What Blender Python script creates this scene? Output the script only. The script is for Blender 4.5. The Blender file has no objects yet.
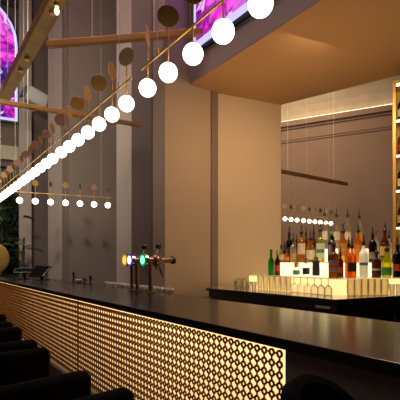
import bpy, bmesh, math, random
from mathutils import Vector, Matrix
random.seed(7)
SC = bpy.context.scene
COL = SC.collection
H = 1.42                      # eye height
F = 400.0
TH = math.atan(285 / F)
ST, CT = math.sin(TH), math.cos(TH)

# ------------------------------------------------------------------ layout helpers (plan positions measured from the photo)
def P(x, d, z=0.0):
    """plan point seen at photo column x, at depth d, height z"""
    lat = (x - 200) / F * d
    return Vector((lat * CT + d * ST, -lat * ST + d * CT, z))

def colX(x, X):
    """depth at which the line X=const crosses photo column x"""
    return F * (X / CT) / (x + 85)

# ------------------------------------------------------------------ materials
def mat(name):
    m = bpy.data.materials.new(name); m.use_nodes = True
    nt = m.node_tree
    for n in list(nt.nodes): nt.nodes.remove(n)
    out = nt.nodes.new('ShaderNodeOutputMaterial')
    return m, nt, out

def principled(name, col, rough=.5, metal=0.0, noise=0.0, nscale=4.0, bump=0.0, spec=.5, emit=None, es=0.0, coat=0.0):
    m, nt, out = mat(name)
    b = nt.nodes.new('ShaderNodeBsdfPrincipled')
    b.inputs['Base Color'].default_value = (*col, 1)
    b.inputs['Roughness'].default_value = rough
    b.inputs['Metallic'].default_value = metal
    b.inputs['Specular IOR Level'].default_value = spec
    b.inputs['Coat Weight'].default_value = coat
    if emit:
        b.inputs['Emission Color'].default_value = (*emit, 1)
        b.inputs['Emission Strength'].default_value = es
    if noise or bump:
        tc = nt.nodes.new('ShaderNodeTexCoord')
        n = nt.nodes.new('ShaderNodeTexNoise'); n.inputs['Scale'].default_value = nscale; n.inputs['Detail'].default_value = 5
        nt.links.new(tc.outputs['Object'], n.inputs['Vector'])
        if noise:
            mx = nt.nodes.new('ShaderNodeMixRGB'); mx.blend_type = 'MULTIPLY'
            mx.inputs[1].default_value = (*col, 1)
            r = nt.nodes.new('ShaderNodeMapRange'); r.inputs[1].default_value = .3; r.inputs[2].default_value = .7
            r.inputs[3].default_value = 1 - noise; r.inputs[4].default_value = 1 + noise
            nt.links.new(n.outputs['Fac'], r.inputs[0])
            mx.inputs[0].default_value = 1
            nt.links.new(r.outputs[0], mx.inputs[2]); nt.links.new(mx.outputs[0], b.inputs['Base Color'])
        if bump:
            bp = nt.nodes.new('ShaderNodeBump'); bp.inputs['Strength'].default_value = bump; bp.inputs['Distance'].default_value = .01
            nt.links.new(n.outputs['Fac'], bp.inputs['Height']); nt.links.new(bp.outputs[0], b.inputs['Normal'])
    nt.links.new(b.outputs[0], out.inputs[0])
    return m

def emission(name, col, s):
    m, nt, out = mat(name)
    e = nt.nodes.new('ShaderNodeEmission'); e.inputs[0].default_value = (*col, 1); e.inputs[1].default_value = s
    nt.links.new(e.outputs[0], out.inputs[0])
    return m

def glass(name, col, clear=.8, body=(.8, .8, .8), edge=.55, gloss=.25):
    """thin coloured glass: see-through in the middle, denser at its rim, with glints"""
    m, nt, out = mat(name)
    tr = nt.nodes.new('ShaderNodeBsdfTransparent'); tr.inputs[0].default_value = (*col, 1)
    tl = nt.nodes.new('ShaderNodeBsdfTranslucent'); tl.inputs[0].default_value = (*body, 1)
    gl = nt.nodes.new('ShaderNodeBsdfGlossy'); gl.inputs['Roughness'].default_value = .08
    lw = nt.nodes.new('ShaderNodeLayerWeight'); lw.inputs[0].default_value = .35
    mr = nt.nodes.new('ShaderNodeMapRange'); mr.inputs[3].default_value = 1 - clear; mr.inputs[4].default_value = edge
    nt.links.new(lw.outputs['Facing'], mr.inputs[0])
    m1 = nt.nodes.new('ShaderNodeMixShader'); nt.links.new(mr.outputs[0], m1.inputs[0])
    nt.links.new(tr.outputs[0], m1.inputs[1]); nt.links.new(tl.outputs[0], m1.inputs[2])
    mg = nt.nodes.new('ShaderNodeMath'); mg.operation = 'MULTIPLY'; mg.inputs[1].default_value = gloss
    nt.links.new(lw.outputs['Fresnel'], mg.inputs[0])
    ad = nt.nodes.new('ShaderNodeMath'); ad.operation = 'ADD'; ad.inputs[1].default_value = .03
    nt.links.new(mg.outputs[0], ad.inputs[0])
    m2 = nt.nodes.new('ShaderNodeMixShader'); nt.links.new(ad.outputs[0], m2.inputs[0])
    nt.links.new(m1.outputs[0], m2.inputs[1]); nt.links.new(gl.outputs[0], m2.inputs[2])
    nt.links.new(m2.outputs[0], out.inputs[0])
    return m

M = {}
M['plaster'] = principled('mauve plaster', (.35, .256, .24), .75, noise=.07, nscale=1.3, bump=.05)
M['plaster_shade'] = principled('shade toned mauve plaster', (.145, .098, .09), .75, noise=.08, nscale=1.1, bump=.05)  # shade of recesses and returns put into the plaster colour
M['plaster_half_shade'] = principled('half shade mauve plaster', (.175, .122, .108), .75, noise=.08, nscale=1.1, bump=.05)  # same plaster with half shade put into its colour
M['plaster_lit'] = principled('lit toned mauve plaster', (.37, .272, .252), .75, noise=.07, nscale=1.3, bump=.05)  # light on the pier faces put into a paler plaster colour
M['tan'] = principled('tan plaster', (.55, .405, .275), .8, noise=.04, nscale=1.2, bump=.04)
M['tan_shade'] = principled('shaded tan plaster', (.38, .27, .185), .8, noise=.05, nscale=1.2, bump=.04)  # darker copy of the tan, the pier's shade put into the colour
M['soffit'] = principled('soffit paint', (.50, .29, .135), .8, noise=.04, nscale=1.0)
M['cream'] = principled('cream cornice', (.55, .46, .33), .7, noise=.08, nscale=2)
M['floor'] = principled('floor', (.03, .027, .026), .45, noise=.3, nscale=6)
M['ceil'] = principled('ceiling', (.12, .10, .10), .9)
M['brass'] = principled('brass', (.68, .40, .10), .4, .7, noise=.08, nscale=30)
M['brass_dark'] = principled('aged brass', (.42, .24, .06), .5, .55, noise=.15, nscale=8)
M['brass_pale'] = principled('pale brass', (.60, .50, .26), .42, .6, noise=.1, nscale=12)
M['copper'] = principled('rose copper', (.40, .20, .14), .5, .5, noise=.12, nscale=10)
M['beam_oak'] = principled('satin brass beam', (.50, .25, .07), .5, .5, noise=.12, nscale=3)
M['wire'] = principled('steel wire', (.7, .62, .56), .5, .1)
M['globe'] = emission('opal globe', (1.0, .93, .82), 6.0)
M['bulb'] = emission('small bulb', (1.0, .8, .5), 3.0)
M['black'] = principled('black lacquer', (.010, .009, .008), .35, noise=.2, nscale=9)
M['blackplastic'] = principled('black plastic', (.012, .012, .013), .3)
M['leather'] = principled('black leather', (.002, .002, .0022), .85, noise=.3, nscale=40, bump=.1, spec=.05)
M['darkglossy'] = principled('dark panel', (.045, .038, .034), .35, noise=.25, nscale=5)
M['chrome'] = principled('chrome', (.6, .58, .56), .2, 1.0)
M['gunmetal'] = principled('smoked copper metal', (.24, .15, .12), .36, .9, noise=.1, nscale=20)
M['speaker'] = principled('grey speaker shell', (.42, .37, .39), .6, noise=.05)
M['speaker_dark'] = principled('speaker grille', (.09, .08, .085), .7)
M['foliage'] = principled('leaf green', (.05, .12, .018), .55, noise=.5, nscale=7)
M['foliage_dark'] = principled('dark leaf green', (.008, .02, .006), .6, noise=.5, nscale=7)
M['pot'] = principled('pot', (.03, .028, .026), .6)
M['acrylic'] = emission('lit acrylic', (1.0, .67, .27), 1.45)
M['acrylic_hot'] = emission('bright lit acrylic', (1.0, .80, .42), 1.9)
M['led'] = emission('led strip', (1.0, .95, .85), 6.0)
M['covelight'] = emission('cove strip', (1.0, .8, .5), 2.6)

# polished stone top with faint veins
def stone():
    m, nt, out = mat('polished dark stone')
    b = nt.nodes.new('ShaderNodeBsdfPrincipled')
    tc = nt.nodes.new('ShaderNodeTexCoord')
    n = nt.nodes.new('ShaderNodeTexNoise'); n.inputs['Scale'].default_value = 5; n.inputs['Detail'].default_value = 8; n.inputs['Distortion'].default_value = 1.2
    r = nt.nodes.new('ShaderNodeValToRGB')
    r.color_ramp.elements[0].position = .42; r.color_ramp.elements[0].color = (.010, .0075, .006, 1)
    r.color_ramp.elements[1].position = .75; r.color_ramp.elements[1].color = (.034, .025, .020, 1)
    nt.links.new(tc.outputs['Object'], n.inputs['Vector']); nt.links.new(n.outputs['Fac'], r.inputs[0]); nt.links.new(r.outputs[0], b.inputs['Base Color'])
    b.inputs['Roughness'].default_value = .22
    b.inputs['Specular IOR Level'].default_value = .55
    nt.links.new(b.outputs[0], out.inputs[0])
    return m
M['stone'] = stone()
M['stone_edge'] = principled('dark stone edge', (.007, .006, .006), .45, noise=.3, nscale=12)

# light sheet behind the lattice: strip falloff painted as an emission gradient, strongest on top
def light_sheet():
    m, nt, out = mat('light sheet')
    tc = nt.nodes.new('ShaderNodeTexCoord'); sp = nt.nodes.new('ShaderNodeSeparateXYZ')
    nt.links.new(tc.outputs['Object'], sp.inputs[0])
    mr = nt.nodes.new('ShaderNodeMapRange'); mr.inputs[1].default_value = .3; mr.inputs[2].default_value = 1.06
    mr.inputs[3].default_value = .8; mr.inputs[4].default_value = 1.75
    nt.links.new(sp.outputs[2], mr.inputs[0])
    e = nt.nodes.new('ShaderNodeEmission'); e.inputs[0].default_value = (1.0, .60, .25, 1)
    nt.links.new(mr.outputs[0], e.inputs[1]); nt.links.new(e.outputs[0], out.inputs[0])
    return m
M['sheet'] = light_sheet()
M['lattice'] = principled('bronze lattice', (.22, .10, .03), .5, .6, noise=.1, nscale=20)

def screen_mat(name, seed):
    m, nt, out = mat(name)
    tc = nt.nodes.new('ShaderNodeTexCoord')
    mp = nt.nodes.new('ShaderNodeMapping'); mp.inputs['Location'].default_value = (seed, seed * .7, seed * .3)
    nt.links.new(tc.outputs['Object'], mp.inputs['Vector'])
    n0 = nt.nodes.new('ShaderNodeTexNoise'); n0.inputs['Scale'].default_value = .9; n0.inputs['Detail'].default_value = 4; n0.inputs['Distortion'].default_value = 1.5
    nt.links.new(mp.outputs[0], n0.inputs['Vector'])
    r0 = nt.nodes.new('ShaderNodeValToRGB')
    els = r0.color_ramp.elements
    els[0].position = .36; els[0].color = (.06, .02, .22, 1)
    els[1].position = .45; els[1].color = (.30, .02, .42, 1)
    e = els.new(.52); e.color = (.85, .03, .60, 1)
    e = els.new(.60); e.color = (.95, .12, .80, 1)
    e = els.new(.68); e.color = (.30, .12, .55, 1)
    nt.links.new(n0.outputs['Fac'], r0.inputs[0])
    v = nt.nodes.new('ShaderNodeTexVoronoi'); v.feature = 'DISTANCE_TO_EDGE'; v.inputs['Scale'].default_value = 2.0
    vm = nt.nodes.new('ShaderNodeVectorMath'); vm.operation = 'ADD'
    n1 = nt.nodes.new('ShaderNodeTexNoise'); n1.inputs['Scale'].default_value = 2.5
    nt.links.new(mp.outputs[0], n1.inputs['Vector'])
    nt.links.new(mp.outputs[0], vm.inputs[0]); nt.links.new(n1.outputs['Color'], vm.inputs[1]); nt.links.new(vm.outputs[0], v.inputs['Vector'])
    r1 = nt.nodes.new('ShaderNodeValToRGB'); r1.color_ramp.elements[0].color = (.12, .0, .2, 1); r1.color_ramp.elements[1].position = .12; r1.color_ramp.elements[1].color = (1, 1, 1, 1)
    nt.links.new(v.outputs['Distance'], r1.inputs[0])
    mx = nt.nodes.new('ShaderNodeMixRGB'); mx.blend_type = 'MULTIPLY'; mx.inputs[0].default_value = .8
    nt.links.new(r0.outputs[0], mx.inputs[1]); nt.links.new(r1.outputs[0], mx.inputs[2])
    # pale stems
    n2 = nt.nodes.new('ShaderNodeTexNoise'); n2.inputs['Scale'].default_value = 1.6; n2.inputs['Detail'].default_value = 3; n2.inputs['Distortion'].default_value = 2.5
    nt.links.new(mp.outputs[0], n2.inputs['Vector'])
    r2 = nt.nodes.new('ShaderNodeValToRGB'); r2.color_ramp.elements[0].position = .60; r2.color_ramp.elements[0].color = (0, 0, 0, 1)
    r2.color_ramp.elements[1].position = .66; r2.color_ramp.elements[1].color = (.75, .6, .95, 1)
    nt.links.new(n2.outputs['Fac'], r2.inputs[0])
    ad = nt.nodes.new('ShaderNodeMixRGB'); ad.blend_type = 'ADD'; ad.inputs[0].default_value = .8
    nt.links.new(mx.outputs[0], ad.inputs[1]); nt.links.new(r2.outputs[0], ad.inputs[2])
    em = nt.nodes.new('ShaderNodeEmission'); em.inputs[1].default_value = 1.1
    nt.links.new(ad.outputs[0], em.inputs[0]); nt.links.new(em.outputs[0], out.inputs[0])
    return m
M['screen_a'] = screen_mat('floral screen image', 0.0)
M['screen_b'] = screen_mat('floral screen image right', 5.3)
M['screen_rim'] = emission('screen glowing rim', (.55, .50, 1.0), 1.3)
M['screen_case'] = principled('screen case', (.01, .02, .035), .4)

# ------------------------------------------------------------------ mesh helpers
class MB:
    def __init__(s): s.v = []; s.f = []; s.smooth = False
    def box(s, x0, x1, y0, y1, z0, z1):
        b = len(s.v)
        s.v += [(x0,y0,z0),(x1,y0,z0),(x1,y1,z0),(x0,y1,z0),(x0,y0,z1),(x1,y0,z1),(x1,y1,z1),(x0,y1,z1)]
        s.f += [(b,b+3,b+2,b+1),(b+4,b+5,b+6,b+7),(b,b+1,b+5,b+4),(b+1,b+2,b+6,b+5),(b+2,b+3,b+7,b+6),(b+3,b,b+4,b+7)]
        return s
    def prism(s, pts, z0, z1):
        b = len(s.v); n = len(pts)
        area = sum(pts[i][0]*pts[(i+1)%n][1]-pts[(i+1)%n][0]*pts[i][1] for i in range(n))
        if area < 0: pts = pts[::-1]
        s.v += [(p[0], p[1], z0) for p in pts] + [(p[0], p[1], z1) for p in pts]
        s.f.append(tuple(b + i for i in reversed(range(n)))); s.f.append(tuple(b + n + i for i in range(n)))
        for i in range(n):
            j = (i + 1) % n; s.f.append((b+i, b+j, b+n+j, b+n+i))
        return s
    def tube(s, p0, p1, r, n=12, r1=None, cap=True):
        p0 = Vector(p0); p1 = Vector(p1); r1 = r if r1 is None else r1
        d = (p1 - p0).normalized(); a = d.orthogonal().normalized(); c = d.cross(a); b = len(s.v)
        for p, q in ((p0, r), (p1, r1)):
            for i in range(n):
                t = 2*math.pi*i/n; s.v.append(tuple(p + (a*math.cos(t) + c*math.sin(t))*q))
        for i in range(n):
            j = (i+1) % n; s.f.append((b+i, b+j, b+n+j, b+n+i))
        if cap: s.f.append(tuple(b+i for i in reversed(range(n)))); s.f.append(tuple(b+n+i for i in range(n)))
        return s
    def beam(s, p0, p1, w, h):
        """square section bar"""
        p0 = Vector(p0); p1 = Vector(p1); d = (p1-p0).normalized(); side = d.cross(Vector((0,0,1)))
        if side.length < 1e-4: side = Vector((1,0,0))
        side.normalize(); up = side.cross(d).normalized(); b = len(s.v)
        for p in (p0, p1):
            for i, j in ((-1,-1),(1,-1),(1,1),(-1,1)): s.v.append(tuple(p + side*(w/2*i) + up*(h/2*j)))
        s.f += [(b,b+1,b+5,b+4),(b+1,b+2,b+6,b+5),(b+2,b+3,b+7,b+6),(b+3,b,b+4,b+7),(b+3,b+2,b+1,b),(b+4,b+5,b+6,b+7)]
        return s
    def lathe(s, prof, n=20, c=(0,0,0), axis='z', M4=None):
        b = len(s.v); k = len(prof)
        for r, z in prof:
            for i in range(n):
                t = 2*math.pi*i/n; p = Vector((r*math.cos(t), r*math.sin(t), z))
                if M4 is not None: p = M4 @ p
                s.v.append((p[0]+c[0], p[1]+c[1], p[2]+c[2]))
        for q in range(k-1):
            for i in range(n):
                j = (i+1) % n; s.f.append((b+q*n+i, b+q*n+j, b+(q+1)*n+j, b+(q+1)*n+i))
        if prof[0][0] > 1e-5: s.f.append(tuple(b+i for i in reversed(range(n))))
        if prof[-1][0] > 1e-5: s.f.append(tuple(b+(k-1)*n+i for i in range(n)))
        return s
    def sphere(s, c, r, n=20, m=12):
        return s.lathe([(max(r*math.sin(math.pi*i/m), 1e-6), -r*math.cos(math.pi*i/m)) for i in range(m+1)], n, c)
    def quad(s, a, b_, c, d):
        b = len(s.v); s.v += [tuple(a), tuple(b_), tuple(c), tuple(d)]; s.f.append((b, b+1, b+2, b+3)); return s
    def mesh(s, name, m, smooth=False, bevel=0.0, seg=2):
        me = bpy.data.meshes.new(name); me.from_pydata(s.v, [], s.f); me.update()
        if bevel > 0:
            bm = bmesh.new(); bm.from_mesh(me)
            es = [e for e in bm.edges if len(e.link_faces) == 2 and e.calc_face_angle() > .6]
            bmesh.ops.bevel(bm, geom=es, offset=bevel, segments=seg, affect='EDGES', profile=.5)
            bm.to_mesh(me); bm.free()
        if m: me.materials.append(m)
        if smooth:
            me.shade_smooth()
            me.set_sharp_from_angle(angle=math.radians(40))
        return me
    def obj(s, name, m, parent=None, smooth=False, bevel=0.0, seg=2):
        return link(name, s.mesh(name, m, smooth, bevel, seg), parent)

def link(name, me, parent=None, loc=(0,0,0), rot=(0,0,0)):
    o = bpy.data.objects.new(name, me); COL.objects.link(o)
    o.location = loc; o.rotation_euler = rot
    if parent: o.parent = parent
    return o
def tag(o, label, cat, group=None, kind=None):
    o['label'] = label; o['category'] = cat
    if group: o['group'] = group
    if kind: o['kind'] = kind
    return o
def empty(name, label, cat, loc=(0,0,0), rz=0, group=None):
    o = bpy.data.objects.new(name, None); COL.objects.link(o); o.location = loc; o.rotation_euler = (0,0,rz); o.empty_display_size = .1
    return tag(o, label, cat, group)
def struct(name, mb, m, label=None, cat=None, bevel=0):
    o = mb.obj(name, m, bevel=bevel); o['kind'] = 'structure'
    if label: o['label'] = label
    o['category'] = cat or name.split('_')[0]
    return o
def copy_tree(o, parent=None):
    c = o.copy(); COL.objects.link(c)
    if parent: c.parent = parent
    for ch in [k for k in bpy.data.objects if k.parent == o]: copy_tree(ch, c)
    return c

# ================================================================== ROOM
CEIL = 9.6
struct('floor', MB().box(-4.5, 22, -4, 22, -.1, 0), M['floor'], 'dark floor of the bar hall')
struct('ceiling', MB().box(-4.5, 22, -4, 22, CEIL, CEIL+.1), M['ceil'], 'dark high ceiling of the hall')
struct('wall_left', MB().box(-4.6, -4.5, -4, 22, 0, CEIL), M['plaster_shade'], 'plain wall on the customers side of the bar')
struct('wall_back', MB().box(-4.5, 22, -4.1, -4, 0, CEIL), M['plaster_shade'], 'plain wall behind the camera')

def wallseg(name, p0, p1, z0, z1, m, label, th=.12):
    p0 = Vector(p0[:2] if len(p0) > 2 else p0); p1 = Vector(p1[:2] if len(p1) > 2 else p1)
    p0 = Vector((p0[0], p0[1])); p1 = Vector((p1[0], p1[1]))
    d = (p1 - p0).normalized(); n = Vector((-d.y, d.x))
    mid = (p0 + p1)/2
    if n.dot(mid) < 0: n = -n
    return struct(name, MB().prism([tuple(p0), tuple(p1), tuple(p1+n*th), tuple(p0+n*th)], z0, z1), m, label)

# far end wall: piers and recesses in plan, their light and shade set by colour
V = [(P(175,8.2), P(131.5,8.0), 'plaster_shade', 'shade-coloured recess of the hall wall behind the beer taps'),
     (P(131.5,8.0), P(116.5,8.5), 'plaster_lit', 'lit-coloured pier face left of the beer taps'),
     (P(116.5,10.9), P(69,10.3), 'plaster_half_shade', 'broad brown wall bay behind the far row of globes'),
     (P(69,10.3), P(62,10.5), 'plaster_half_shade', 'narrow pier return beside the broad brown bay'),
     (P(62,10.5), P(48,10.9), 'plaster_lit', 'lit-coloured middle pier behind the tablets'),
     (P(48,12.4), P(31.5,12.1), 'plaster_shade', 'shade-coloured recess behind the grey speaker'),
     (P(31.5,11.75), P(19,11.6), 'plaster_lit', 'lit-coloured pier right of the large screen'),
     (P(19,13.0), P(-60,12.0), 'plaster_half_shade', 'wall carrying the large arched screen')]
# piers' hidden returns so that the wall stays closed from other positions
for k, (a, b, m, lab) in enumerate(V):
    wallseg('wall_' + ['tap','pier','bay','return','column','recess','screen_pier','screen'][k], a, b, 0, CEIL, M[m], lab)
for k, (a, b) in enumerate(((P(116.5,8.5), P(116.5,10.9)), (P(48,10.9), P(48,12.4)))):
    wallseg('wall_jog' if k == 0 else 'wall_niche', a, b, 0, CEIL, M['plaster_shade'], 'hidden return of the hall wall, %s bay' % ('broad' if k == 0 else 'narrow'))

# pier beside the soffit, fascia, soffit, tan walls
XF = 2.72
YP = P(190, 4.86).y
PX0, PX1 = P(165, 4.66).x, P(217, 5.1).x
struct('wall_upper_pier', MB().box(PX0, PX1, YP, YP+.30, 3.58, CEIL), M['plaster'], 'grey upper half of the pier above soffit level')
struct('wall_soffit_pier', MB().box(PX0, PX1, YP, YP+.30, 0, 3.58), M['tan_shade'], 'tan square pier at the end of the back counter')
# plaster above soffit level on pier is grey
P1 = P(281, 5.49); P2 = P(400, 4.61)
dW = (P2 - P1).normalized(); P3 = P2 + dW*3.2
struct('wall_fascia', MB().box(XF, XF+.25, -3, YP, 3.58, CEIL), M['plaster'], 'grey mauve fascia above the soffit carrying the right screen')
struct('ceiling_soffit', MB().prism([(XF+.003, -3), (XF+.003, YP-.002), (P(217,5.1).x, YP-.002), (P1.x, P1.y), (P2.x, P2.y), (P3.x, P3.y), (P3.x+2, -3)], 3.57, 3.72), M['soffit'], 'warm tan soffit over the bottle counter')
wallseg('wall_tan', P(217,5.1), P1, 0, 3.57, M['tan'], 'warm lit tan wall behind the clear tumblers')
# dark strip painting the shaded corner of the pier
struct('trim_1', MB().box(PX1-.10, PX1+.003, YP-.02, YP, 0, 3.57), M['plaster_half_shade'], 'narrow dark strip standing in for shade at the tan pier corner', 'trim')
struct('trim_2', MB().tube(P(152.6, 4.97, 0), P(152.6, 4.97, CEIL), .012, 8), M['black'], 'thin dark vertical conduit behind the beer taps', 'trim')

# mirrored hall built as real space behind the counter: far wall, cornice, lit cove
B0 = P(262, 17.5); dB = Vector((math.sin(math.radians(63)), -math.cos(math.radians(63)), 0))
def cam2w(lat, d): return Vector((lat*CT + d*ST, -lat*ST + d*CT, 0))
dBw = (cam2w(.891, -.454)).normalized()
q0 = cam2w(.2025*17, 17) - dBw*1.8; q1 = q0 + dBw*9.5
nB = Vector((-dBw.y, dBw.x, 0)); nB = -nB if nB.dot(q0) > 0 else nB     # toward camera
def along(off, z0, z1, name, m, label, depth):
    a = q0 + nB*off; b = q1 + nB*off
    return struct(name, MB().prism([(a.x,a.y),(b.x,b.y),((b+nB*depth).x,(b+nB*depth).y),((a+nB*depth).x,(a+nB*depth).y)], z0, z1), m, label)
M['far_wall'] = principled('far hall plaster', (.30, .205, .14), .75, noise=.06, nscale=.8)
along(-.15, 0, CEIL, 'wall_far', M['far_wall'], 'brown far wall seen above the bottles', .15)
# stepped cornice moulding and cove
cb = MB()
for off, z0, z1 in ((.04, 6.42, 6.50), (.07, 6.50, 6.95), (.13, 6.95, 7.05), (.24, 7.05, 7.26)):
    a, b = q0, q1
    cb.prism([(a.x,a.y),(b.x,b.y),((b+nB*off).x,(b+nB*off).y),((a+nB*off).x,(a+nB*off).y)], z0, z1)
struct('trim_3', cb, M['far_wall'], 'stepped cornice moulding high on the far wall', 'trim')
cv = MB(); prev = None
for i in range(9):
    t = i/8*math.pi/2; off = 1.3*(1-math.cos(t)); z = 7.26 + 1.5*math.sin(t)
    a = q0 + nB*(off+.01); b = q1 + nB*(off+.01)
    cur = (Vector((a.x,a.y,z)), Vector((b.x,b.y,z)))
    if prev: cv.quad(prev[0], prev[1], cur[1], cur[0])
    prev = cur
struct('trim_4', cv, M['cream'], 'curved cream cove glowing above the cornice', 'trim')
for o in (COL.objects['trim_4'],): o.data.shade_smooth()
a = q0 + nB*.13; b = q1 + nB*.13
led = MB().beam((a.x,a.y,7.29), (b.x,b.y,7.29), .05, .04).obj('cove_light', M['covelight'])
tag(led, 'warm light strip resting on the far cornice under the cream cove', 'light')

# left background: cream band, balcony rail
a = P(19, 12.95); b = P(-60, 11.95)
nS = (Vector((-(b-a).y, (b-a).x, 0))).normalized(); nS = -nS if nS.dot(a) > 0 else nS
def onS(t, off): return a + (b-a)*t + nS*off
t0, t1 = .015, .98
def band(off, z0, z1, name, m, label, cat=None):
    p = [onS(t0,0), onS(t1,0), onS(t1,off), onS(t0,off)]
    return struct(name, MB().prism([(v.x,v.y) for v in p], z0, z1), m, label, cat)
band(.30, 4.62, 5.05, 'trim_5', M['cream'], 'cream lit ledge band under the large screen', 'trim')
band(.16, 4.42, 4.62, 'trim_6', M['plaster_half_shade'], 'grey moulding under the cream ledge', 'trim')
band(.45, 3.55, 3.68, 'trim_7', M['plaster_shade'], 'dark balcony ledge carrying the railing', 'trim')
rail = empty('balcony_railing', 'black metal balcony railing of upright bars above the palms at far left', 'railing', onS(.5, .40) + Vector((0,0,3.68)))
inv = Vector(rail.location)
rb = MB()
pa, pb = onS(t0,.40)-inv, onS(t1,.40)-inv
rb.beam((pa.x,pa.y,.50), (pb.x,pb.y,.50), .05, .05); rb.obj('handrail', M['black'], rail)
for i in range(22):
    p = onS(t0 + (t1-t0)*i/21, .40) - inv
    MB().beam((p.x,p.y,.0), (p.x,p.y,.48), .03, .03).obj('baluster', M['black'], rail)

# ================================================================== SCREENS
def arched_panel(w, h, spring_r, n=14):
    """outline in local x,z from bottom-left"""
    pts = [(-w/2, 0), (w/2, 0)]
    zc = h - spring_r
    half = w/2
    a0 = 0
    for i in range(n+1):
        t = math.pi*i/n
        pts.append((half*math.cos(t), zc + spring_r*math.sin(t)))
    return pts
def screen(label, loc, rz, w, h, sr, m):
    e = empty('arched_screen', label, 'screen', loc, rz)
    def flat(name, sc, y0, y1, m_):
        pts = arched_panel(w - sc*2, h - sc*2, sr - sc)
        mb = MB(); n = len(pts)
        mb.v = [(x, y0, z+sc) for x, z in pts] + [(x, y1, z+sc) for x, z in pts]
        mb.f = [tuple(range(n)), tuple(reversed(range(n, 2*n)))] + [(i, n+i, n+(i+1)%n, (i+1)%n) for i in range(n)]
        return mb.obj(name, m_, e)
    flat('casing', 0, 0, .03, M['screen_case'])
    flat('glowing_rim', .05, -.012, -.002, M['screen_rim'])
    flat('display', .13, -.024, -.014, m)
    return e
pS0 = P(19.3, 12.80); ds = (b-a).normalized()
cS = pS0 + ds*1.55 + nS*.02
screen('large arched screen of magenta flowers at the far left of the hall', (cS.x, cS.y, 5.83), math.atan2(-ds.y, -ds.x) , 3.1, 4.0, 1.55, M['screen_a'])
yS = XF/CT
dS = colX(193.5, XF); y_left = P(193.5, dS).y
screen('arched screen of pink leaves on the fascia above the nearest globes', (XF-.032, y_left-1.45, 3.86), -math.pi/2, 2.9, 3.9, 1.45, M['screen_b'])

# ================================================================== MAIN BAR
BX0, BX1 = 1.239, 2.07
YN, YFAR = -.6, 10.8
top = MB().box(BX0, BX1, YN, YFAR, 1.055, 1.10).obj('countertop', M['stone'], bevel=.004)
top.data.materials.append(M['stone_edge'])
for p in top.data.polygons:
    if abs(p.normal.z) < .7: p.material_index = 1
tag(top, 'long polished dark stone top of the main bar', 'countertop')
bar = empty('bar_counter', 'long bar counter front of glowing bronze ring lattice under the dark top', 'bar', (1.7, 4, 0))
def sub(mb_, name, m, parent, off, **k):
    mb_.v = [(x-off[0], y-off[1], z-off[2]) for x, y, z in mb_.v]
    return mb_.obj(name, m, parent, **k)
OFF = (1.7, 4, 0)
YL = P(283, colX(283, 1.252)).y
sub(MB().box(1.32, 1.98, YN+.05, YFAR-.05, 0, 1.053), 'carcass', M['black'], bar, OFF)
sub(MB().box(1.20, 1.318, YL, YFAR-.05, 0, .305), 'plinth', M['darkglossy'], bar, OFF)
sub(MB().box(1.262, 1.318, YN+.05, YL-.004, 0, 1.053), 'end_panel', principled('grey end panel', (.30, .26, .23), .4, noise=.15, nscale=5), bar, OFF)
# ring lattice
PITCH = .0455; RO = .0176; RI = .0086; TK = .007
def lattice(y0, ny, nz, ztop, x):
    N = 12
    vs = []; fs = []
    cs = [(math.cos(2*math.pi*i/N), math.sin(2*math.pi*i/N)) for i in range(N)]
    def bx(ya, yb, za, zb):
        b = len(vs)
        vs.extend([(x,ya,za),(x,yb,za),(x,yb,zb),(x,ya,zb),(x+TK,ya,za),(x+TK,yb,za),(x+TK,yb,zb),(x+TK,ya,zb)])
        fs.extend([(b,b+3,b+2,b+1),(b,b+1,b+5,b+4),(b+1,b+2,b+6,b+5),(b+2,b+3,b+7,b+6),(b+3,b,b+4,b+7)])
    for iy in range(ny):
        for iz in range(nz):
            cy = y0 + (iy+.5)*PITCH; cz = ztop - (iz+.5)*PITCH
            b = len(vs)
            for (r, dx) in ((RO,0),(RI,0),(RO,TK),(RI,TK)):
                vs.extend([(x+dx, cy+r*c, cz+r*s_) for c, s_ in cs])
            for i in range(N):
                j = (i+1) % N
                fs.append((b+i, b+N+i, b+N+j, b+j))
                fs.append((b+i, b+j, b+2*N+j, b+2*N+i))
                fs.append((b+N+i, b+3*N+i, b+3*N+j, b+N+j))
            g = PITCH/2 - RO; l = .0034
            bx(cy+RO-.001, cy+RO+2*g+.001, cz-l, cz+l)
            bx(cy-l, cy+l, cz-RO-2*g-.001, cz-RO+.001)
    return vs, fs
NP = 57; y = YL
me0 = None; k = 0
while y < YFAR - .5:
    ny = min(NP, int((YFAR-.1-y)/PITCH))
    if ny < 6: break
    L = ny*PITCH
    pn = bpy.data.objects.new('lattice_panel', None)
    if ny == NP and me0 is not None: me = me0
    else:
        vs, fs = lattice(0, ny, 16, 1.052, 0)
        me = bpy.data.meshes.new('lattice_panel'); me.from_pydata(vs, [], fs); me.update(); me.materials.append(M['lattice'])
        if ny == NP: me0 = me
    pn = link('lattice_panel', me, bar, (1.252-OFF[0], y-OFF[1], 0))
    MB().box(.045, .05, 0, L, .306, 1.052).obj('light_sheet', M['sheet'], pn)
    fr = MB().box(.001, .007, L, L+.0015, .306, 1.052).obj('panel_joint', M['lattice'], pn)
    y += L + .0015; k += 1

# lower worktop on the bartender's side and glasses on it
wt = MB().box(2.075, 2.36, .6, 6.2, .90, .935).obj('worktop', M['chrome'], bevel=.004)
MB().box(2.09, 2.35, .65, 6.15, 0, .90).obj('cupboard_base', M['black'], wt)
tag(wt, 'low steel worktop tucked behind the main bar', 'worktop')

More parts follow.
